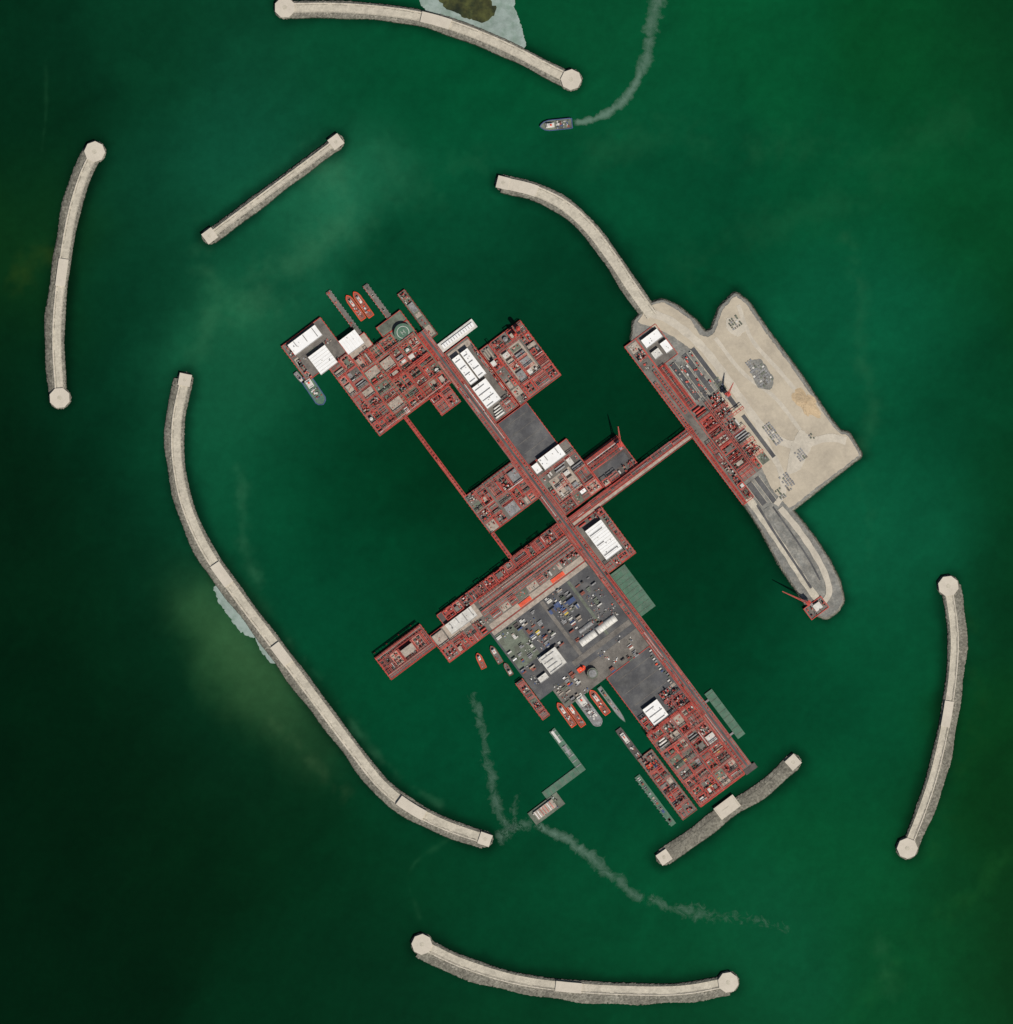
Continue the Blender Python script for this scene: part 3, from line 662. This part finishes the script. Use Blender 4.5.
ribbon('gravel_strip',[(766,508),(785,536),(804,565),(818,586)],6,Z+.55,'gravel_grey')
ribbon('asphalt_track',[(757,505),(774,532),(794,562),(811,588)],2.4,Z+.75,'asphalt')
ribbon('asphalt_track',[(773,507),(790,531),(808,558),(820,580)],1.6,Z+.79,'asphalt')
b=Bt(Frame(W(817,606),(.8,.6),S)); b.box(-13,9,-8,6,-4,Z+1,'dark_red_steel','deck_grey'); b.box(-4,4,-4,3,Z+1.01,Z+7,'building_wall','pale_steel')
for (a0,a1,c0,c1) in ((-13,9,-8,-7.3),(-13,9,5.3,6),(-13,-12.3,-7.3,5.3),(8.3,9,-7.3,5.3)): b.box(a0,a1,c0,c1,Z+1.02,Z+2.4,'red_steel')
for k in range(24): a=R.uniform(-12,7); c=R.uniform(-7,4); b.box(a,a+R.uniform(.5,2),c,c+R.uniform(.5,1.5),Z+1.01,Z+R.uniform(2,9),pick(CLUT))
b.obj('loading_platform')
u,v=xy2uv(808,603); tu,tv=xy2uv(781,591); crane('crane',u,v,tu,tv,h=34)
landform('sand_shoal',[(424,-40),(424,2),(436,14),(470,26),(505,42),(522,46),(517,26),(510,8),(516,-40)],[(0,.75,'shoal_sand'),(6,.3,'shoal_sand'),(12,-.4,'shoal_sand')],'shoal_sand',3,0,.12)
sheet('marsh_pond',[(438,-40),(436,-4),(446,8),(462,16),(482,24),(493,18),(495,6),(488,-4),(490,-40)],1.25,'marsh',5,.2,2)
landform('sand_shoal',[(215,588),(222,584),(236,600),(250,620),(256,636),(246,634),(238,626),(231,616),(221,602)],[(0,.3,'shoal_sand'),(3,.12,'shoal_sand'),(7,-.4,'shoal_sand')],'shoal_sand',3,.8,.1)
landform('sand_shoal',[(256,636),(266,644),(278,662),(272,662),(262,650)],[(0,.3,'shoal_sand'),(3,.12,'shoal_sand'),(6,-.4,'shoal_sand')],'shoal_sand',3,.5,.08)
# ------------------------------------------------------------ water
CP=[(0,0,3,45,27),(60,60,4,46,30),(150,50,6,60,40),(250,60,8,66,46),(350,90,6,74,50),(450,90,3,78,50),(600,30,6,78,50),(640,110,6,78,51),(750,50,5,82,50),(900,50,5,74,40),(1000,50,5,60,32),
(30,130,3,42,24),(30,210,6,46,24),(30,258,13,56,24),(20,330,3,40,22),(150,200,8,64,46),(260,250,14,82,60),(300,210,24,98,74),(330,190,32,106,82),(380,170,24,98,74),(250,130,12,78,60),(450,190,6,78,54),(430,250,6,70,48),(450,270,3,62,42),(560,300,2,55,36),(700,200,3,70,46),(650,180,5,76,52),(850,170,5,78,50),(930,140,6,78,46),(960,220,5,72,40),
(120,300,3,52,35),(120,380,3,50,33),(230,320,28,98,72),(200,350,16,82,60),(240,390,20,90,66),(215,450,12,86,62),(220,500,11,80,58),(260,500,4,72,48),(350,500,1,64,40),(420,470,0,52,30),(450,460,0,48,28),(400,580,1,62,40),(330,420,3,66,44),(300,600,4,74,52),(360,680,2,70,46),(310,560,2,66,44),
(600,400,0,52,32),(660,520,0,50,30),(670,570,0,52,32),(740,640,0,60,38),(720,560,0,52,32),(870,300,7,84,60),(870,370,7,84,60),(890,450,4,78,54),(870,540,10,90,66),(900,520,7,82,58),(960,400,3,64,40),(1005,500,3,56,30),(1005,600,3,54,29),(880,640,4,78,52),(800,700,2,70,46),(880,740,3,75,49),(850,840,4,78,48),(980,740,5,62,28),(990,820,5,56,24),(1000,950,6,52,22),(940,960,6,70,38),(900,990,5,74,42),(880,900,5,78,46),(780,950,8,82,56),(760,1000,6,70,44),
(600,890,3,74,48),(700,900,4,78,50),(500,880,2,64,40),(450,720,1,70,46),(440,780,2,72,49),(520,760,1,66,45),(620,800,1,66,45),(500,920,3,64,42),(600,950,4,72,46),(550,1015,3,58,35),(700,1018,4,62,38),
(300,830,2,42,22),(380,850,2,50,29),(430,880,3,58,35),(330,900,2,46,26),(370,960,3,49,30),(100,600,2,38,20),(50,700,1,32,16),(50,800,1,30,14),(150,750,2,34,17),(100,950,1,31,15),(200,880,2,36,18),(300,990,2,44,25),(120,450,2,44,27),(20,500,2,34,18),(150,520,3,44,28),(170,580,4,46,29),(200,660,4,46,28),(222,610,52,98,66),(240,645,60,104,72),(258,672,56,98,66),(283,705,40,82,54),(310,740,26,66,42),(240,670,36,80,50),(215,630,34,78,50),(285,770,5,46,27),(235,720,5,46,28),(1060,300,4,60,32),(1060,800,5,50,22),(-50,300,3,38,20),(-50,800,1,29,14),(500,1070,3,52,31),(500,-50,4,74,48)]
CP=np.array(CP,float)
def s2l(c): c=c/255.; return np.where(c<=.04045,c/12.92,((c+.055)/1.055)**2.4)
fine=np.arange(-70,1085,1.6); far=np.array([150,400,900,2000,5000,12000,25000.])
gx=np.r_[(-70-far)[::-1],fine,1085+far]; gy=gx.copy()
X,Y=np.meshgrid(gx,gy); n0=X.shape
def vnoise(x,y,seed):
    r=np.random.default_rng(seed).random((257,257)); x=np.mod(x,256); y=np.mod(y,256)
    xi=x.astype(int); yi=y.astype(int); fx=x-xi; fy=y-yi; fx=fx*fx*(3-2*fx); fy=fy*fy*(3-2*fy)
    return (r[yi,xi]*(1-fx)+r[yi,xi+1]*fx)*(1-fy)+(r[yi+1,xi]*(1-fx)+r[yi+1,xi+1]*fx)*fy
def fbm(x,y,sc,seed,o=4):
    t=0;a=1;s=0
    for i in range(o): t=t+a*vnoise(x/sc*2**i+37*i,y/sc*2**i+11*i,seed+i); s+=a; a*=.55
    return t/s-.5
Xc=np.clip(X,-300,1300); Yc=np.clip(Y,-300,1300)
wx=Xc+fbm(Xc,Yc,90,1)*50+fbm(Xc,Yc,22,11)*12; wy=Yc+fbm(Xc,Yc,90,21)*50+fbm(Xc,Yc,22,31)*12
num=np.zeros(n0+(3,)); den=np.zeros(n0)
lin=s2l(CP[:,2:])
for (px,py),c in zip(CP[:,:2],lin):
    hot=c[0]>s2l(np.array([23.]))[0]; sg=21. if hot else 46.
    dx,dy=wx-px,wy-py
    if hot and px<300 and py>560:   # shoal plume stretched along the long breakwater
        a_=dx*.6+dy*.8; b_=-dx*.8+dy*.6; r2=(a_/1.5)**2+(b_*1.25)**2
    else: r2=dx**2+dy**2
    w=np.exp(-r2/(2*sg**2))*(1.6 if hot else 1)+1e-5/(1+r2/3e3)
    num+=w[...,None]*c; den+=w
C=num/den[...,None]
def dist(pts):
    d=np.full(n0,1e9)
    for (a,b_) in zip(pts[:-1],pts[1:]):
        ax,ay=a; bx,by=b_; L2=(bx-ax)**2+(by-ay)**2; t=np.clip(((X-ax)*(bx-ax)+(Y-ay)*(by-ay))/L2,0,1)
        d=np.minimum(d,np.hypot(X-ax-t*(bx-ax),Y-ay-t*(by-ay)))
    return d
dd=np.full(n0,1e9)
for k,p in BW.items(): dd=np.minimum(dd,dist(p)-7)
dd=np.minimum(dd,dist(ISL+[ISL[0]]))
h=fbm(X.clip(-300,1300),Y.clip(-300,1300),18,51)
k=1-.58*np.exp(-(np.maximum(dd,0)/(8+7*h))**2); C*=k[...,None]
st=fbm((wx*.5+wy*.35),(wy*.5-wx*.2)*.35,14,61,5); w2=fbm(wx+60*fbm(wx,wy,60,131),(wy+60*fbm(wx,wy,60,141))*1.8,40,151,5)
C*=(1+.26*st+.2*fbm(wx,wy,55,71,5)+.22*w2)[...,None]
def fil(pts,w,amt,col):
    global C
    amt*=.75; w*=1.4
    path,_=spline(pts,12); d=dist([tuple(p) for p in path]); jit=.4+1.8*np.clip(fbm(Xc,Yc,9,81)+.35,0,1)
    a=amt*np.exp(-(d/(w*jit+.01))**2)*np.clip(.4+3.0*fbm(Xc,Yc,26,91),0,1); C=C*(1-a[...,None])+s2l(np.array(col,float))*a[...,None]
G=(50,112,82)
fil([(690,270),(750,235),(830,205),(900,150),(960,120)],14,.10,G); fil([(846,240),(862,290),(858,350),(874,400),(858,470),(866,530),(850,580)],5,.24,G)
fil([(960,610),(975,660),(972,730),(950,790),(925,850)],8,.12,(50,100,45)); fil([(205,240),(215,300),(195,345)],9,.25,(60,125,95))
fil([(420,920),(410,870),(455,835)],1.5,.25,G); fil([(860,1015),(920,940),(1010,860)],9,.14,(40,115,60)); fil([(880,940),(890,1000)],6,.2,G); fil([(15,275),(45,255)],9,.25,(60,85,30))
fil([(240,470),(244,540),(264,600)],4,.18,(80,150,120)); fil([(290,640),(330,690),(380,760),(440,805)],3,.18,(80,150,120))
fil([(330,170),(350,210),(300,260),(250,300)],14,.25,(70,135,105)); fil([(380,150),(420,190),(470,170)],12,.16,(50,120,90)); fil([(600,150),(680,130),(760,150),(820,130)],12,.14,G)
fil([(270,725),(305,755),(345,790)],5,.3,(70,105,75)); fil([(46,60),(46,110),(42,150)],1.2,.14,G)
C=C*np.array([.9,.83,.68])
me=bpy.data.meshes.new('water'); nx=n0[1]; ny=n0[0]
co=np.stack([(X-506.5)*S,(512-Y)*S,np.zeros(n0)],-1).reshape(-1,3)
idx=np.arange(nx*ny).reshape(ny,nx); q=np.stack([idx[1:,:-1],idx[1:,1:],idx[:-1,1:],idx[:-1,:-1]],-1).reshape(-1,4)
me.vertices.add(len(co)); me.vertices.foreach_set('co',co.ravel()); me.loops.add(q.size); me.loops.foreach_set('vertex_index',q.ravel().astype(np.int32))
me.polygons.add(len(q)); me.polygons.foreach_set('loop_start',(np.arange(len(q))*4).astype(np.int32)); me.update(calc_edges=True)
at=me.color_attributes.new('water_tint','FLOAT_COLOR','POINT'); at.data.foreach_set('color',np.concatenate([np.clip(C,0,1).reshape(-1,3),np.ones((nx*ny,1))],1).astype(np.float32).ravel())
m=bpy.data.materials.new('sea_water'); m.use_nodes=True; nt=m.node_tree; N=nt.nodes; L=nt.links; p=N['Principled BSDF']
a=N.new('ShaderNodeAttribute'); a.attribute_name='water_tint'; g=N.new('ShaderNodeNewGeometry')
n1=N.new('ShaderNodeTexNoise'); n1.inputs['Scale'].default_value=.05; n1.inputs['Detail'].default_value=8; n1.inputs['Roughness'].default_value=.7; L.new(g.outputs['Position'],n1.inputs['Vector'])
mr=N.new('ShaderNodeMapRange'); mr.inputs['From Min'].default_value=.3; mr.inputs['From Max'].default_value=.7; mr.inputs['To Min'].default_value=.9; mr.inputs['To Max'].default_value=1.1; L.new(n1.outputs['Fac'],mr.inputs['Value'])
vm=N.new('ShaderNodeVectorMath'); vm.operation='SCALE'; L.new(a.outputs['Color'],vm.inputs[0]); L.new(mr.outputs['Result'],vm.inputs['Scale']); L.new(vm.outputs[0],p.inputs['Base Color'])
n2=N.new('ShaderNodeTexNoise'); n2.inputs['Scale'].default_value=.12; n2.inputs['Detail'].default_value=6; L.new(g.outputs['Position'],n2.inputs['Vector'])
bp=N.new('ShaderNodeBump'); bp.inputs['Strength'].default_value=.25; bp.inputs['Distance'].default_value=.5; L.new(n2.outputs['Fac'],bp.inputs['Height']); L.new(bp.outputs[0],p.inputs['Normal'])
p.inputs['Roughness'].default_value=.22; p.inputs['Specular IOR Level'].default_value=.15; p.inputs['IOR'].default_value=1.33
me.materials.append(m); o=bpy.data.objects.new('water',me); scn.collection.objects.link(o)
# ------------------------------------------------------------ wakes
def foam_mat(name,col):
    m=bpy.data.materials.new(name); m.use_nodes=True; nt=m.node_tree; N=nt.nodes; L=nt.links; p=N['Principled BSDF']; p.inputs['Base Color'].default_value=(*col,1); p.inputs['Roughness'].default_value=.7
    g=N.new('ShaderNodeNewGeometry'); a=N.new('ShaderNodeAttribute'); a.attribute_name='dens'
    n=N.new('ShaderNodeTexNoise'); n.inputs['Scale'].default_value=.06; n.inputs['Detail'].default_value=6; n.inputs['Roughness'].default_value=.6; n.inputs['Distortion'].default_value=1.0; L.new(g.outputs['Position'],n.inputs['Vector'])
    s=N.new('ShaderNodeMath'); s.operation='ADD'; L.new(n.outputs['Fac'],s.inputs[0]); L.new(a.outputs['Fac'],s.inputs[1])
    r=N.new('ShaderNodeMapRange'); r.inputs['From Min'].default_value=.8; r.inputs['From Max'].default_value=1.55; r.inputs['To Max'].default_value=.62; L.new(s.outputs[0],r.inputs['Value']); L.new(r.outputs['Result'],p.inputs['Alpha'])
    return m
FM=foam_mat('wake_foam',(.13,.24,.17))
def wake(pts,w0,w1,d0,d1):
    path,q=spline([W(*p) for p in pts],4); d,n=normals(path); N=len(path); K=9; V=[];D=[];F=[]
    wr=np.random.default_rng(int(pts[0][0])); na=np.convolve(wr.normal(0,1,N+8),np.ones(5)/5,'valid'); nb=np.convolve(wr.normal(0,1,N+16),np.ones(9)/9,'valid')
    for i in range(N):
        t=i/(N-1); w=(w0+(w1-w0)*t)*S*(1.15+.5*na[i])
        for k in range(K):
            s=k/(K-1)*2-1; pp=path[i]+n[i]*(w*s+7*nb[i]); V.append((pp[0],pp[1],.25)); D.append((1-abs(s)**1.4)*(d0+(d1-d0)*t+.12*nb[i])*(min(1,i/4,(N-1-i)/6)))
    for i in range(N-1):
        for k in range(K-1): a=i*K+k; F.append((a,a+K,a+K+1,a+1)[::-1])
    me=bpy.data.meshes.new('ship_wake'); me.from_pydata(V,[],F); at=me.attributes.new('dens','FLOAT','POINT'); at.data.foreach_set('value',D); me.materials.append(FM)
    o=bpy.data.objects.new('ship_wake',me); scn.collection.objects.link(o)
wake([(570,124),(592,120),(612,110),(630,92),(642,66),(648,36),(655,10),(668,-30)],4,13,1.15,.66)
wake([(530,826),(552,832),(580,850),(604,866),(628,888),(650,904)],8,9,.88,.6)
wake([(642,898),(690,913),(740,917),(800,934)],9,11,.52,.36)
wake([(472,686),(478,720),(486,750),(492,785),(500,812),(515,836)],6,9,.45,.65)
wake([(492,840),(520,826),(538,818)],10,8,.7,.55)
wake([(515,838),(518,800),(528,790)],7,5,.5,.3)
# ------------------------------------------------------------ world, sun, camera
el=math.radians(53); sx,sy=.62,-.785
w=bpy.data.worlds.new('World'); scn.world=w; w.use_nodes=True; nt=w.node_tree
sk=nt.nodes.new('ShaderNodeTexSky'); sk.sky_type='NISHITA'; sk.sun_disc=False; sk.sun_elevation=el; sk.sun_rotation=math.atan2(sx,sy)
bg=nt.nodes['Background']; nt.links.new(sk.outputs[0],bg.inputs[0]); bg.inputs[1].default_value=.055
sd=bpy.data.lights.new('sun','SUN'); sd.energy=4.1; sd.angle=math.radians(.5); sd.color=(1,.955,.89)
so=bpy.data.objects.new('sun',sd); scn.collection.objects.link(so)
so.rotation_euler=Vector((sx*math.cos(el),sy*math.cos(el),math.sin(el))).to_track_quat('Z','Y').to_euler(); so.location=(600,-800,1500)
cd=bpy.data.cameras.new('camera'); cam=bpy.data.objects.new('camera',cd); scn.collection.objects.link(cam); scn.camera=cam
H=9000; cam.location=(0,0,H); cd.sensor_width=36; cd.lens=36*H/(1024*S); cd.clip_end=200000; cd.clip_start=100
scn.view_settings.view_transform='Standard'; scn.view_settings.look='None'; scn.view_settings.exposure=0
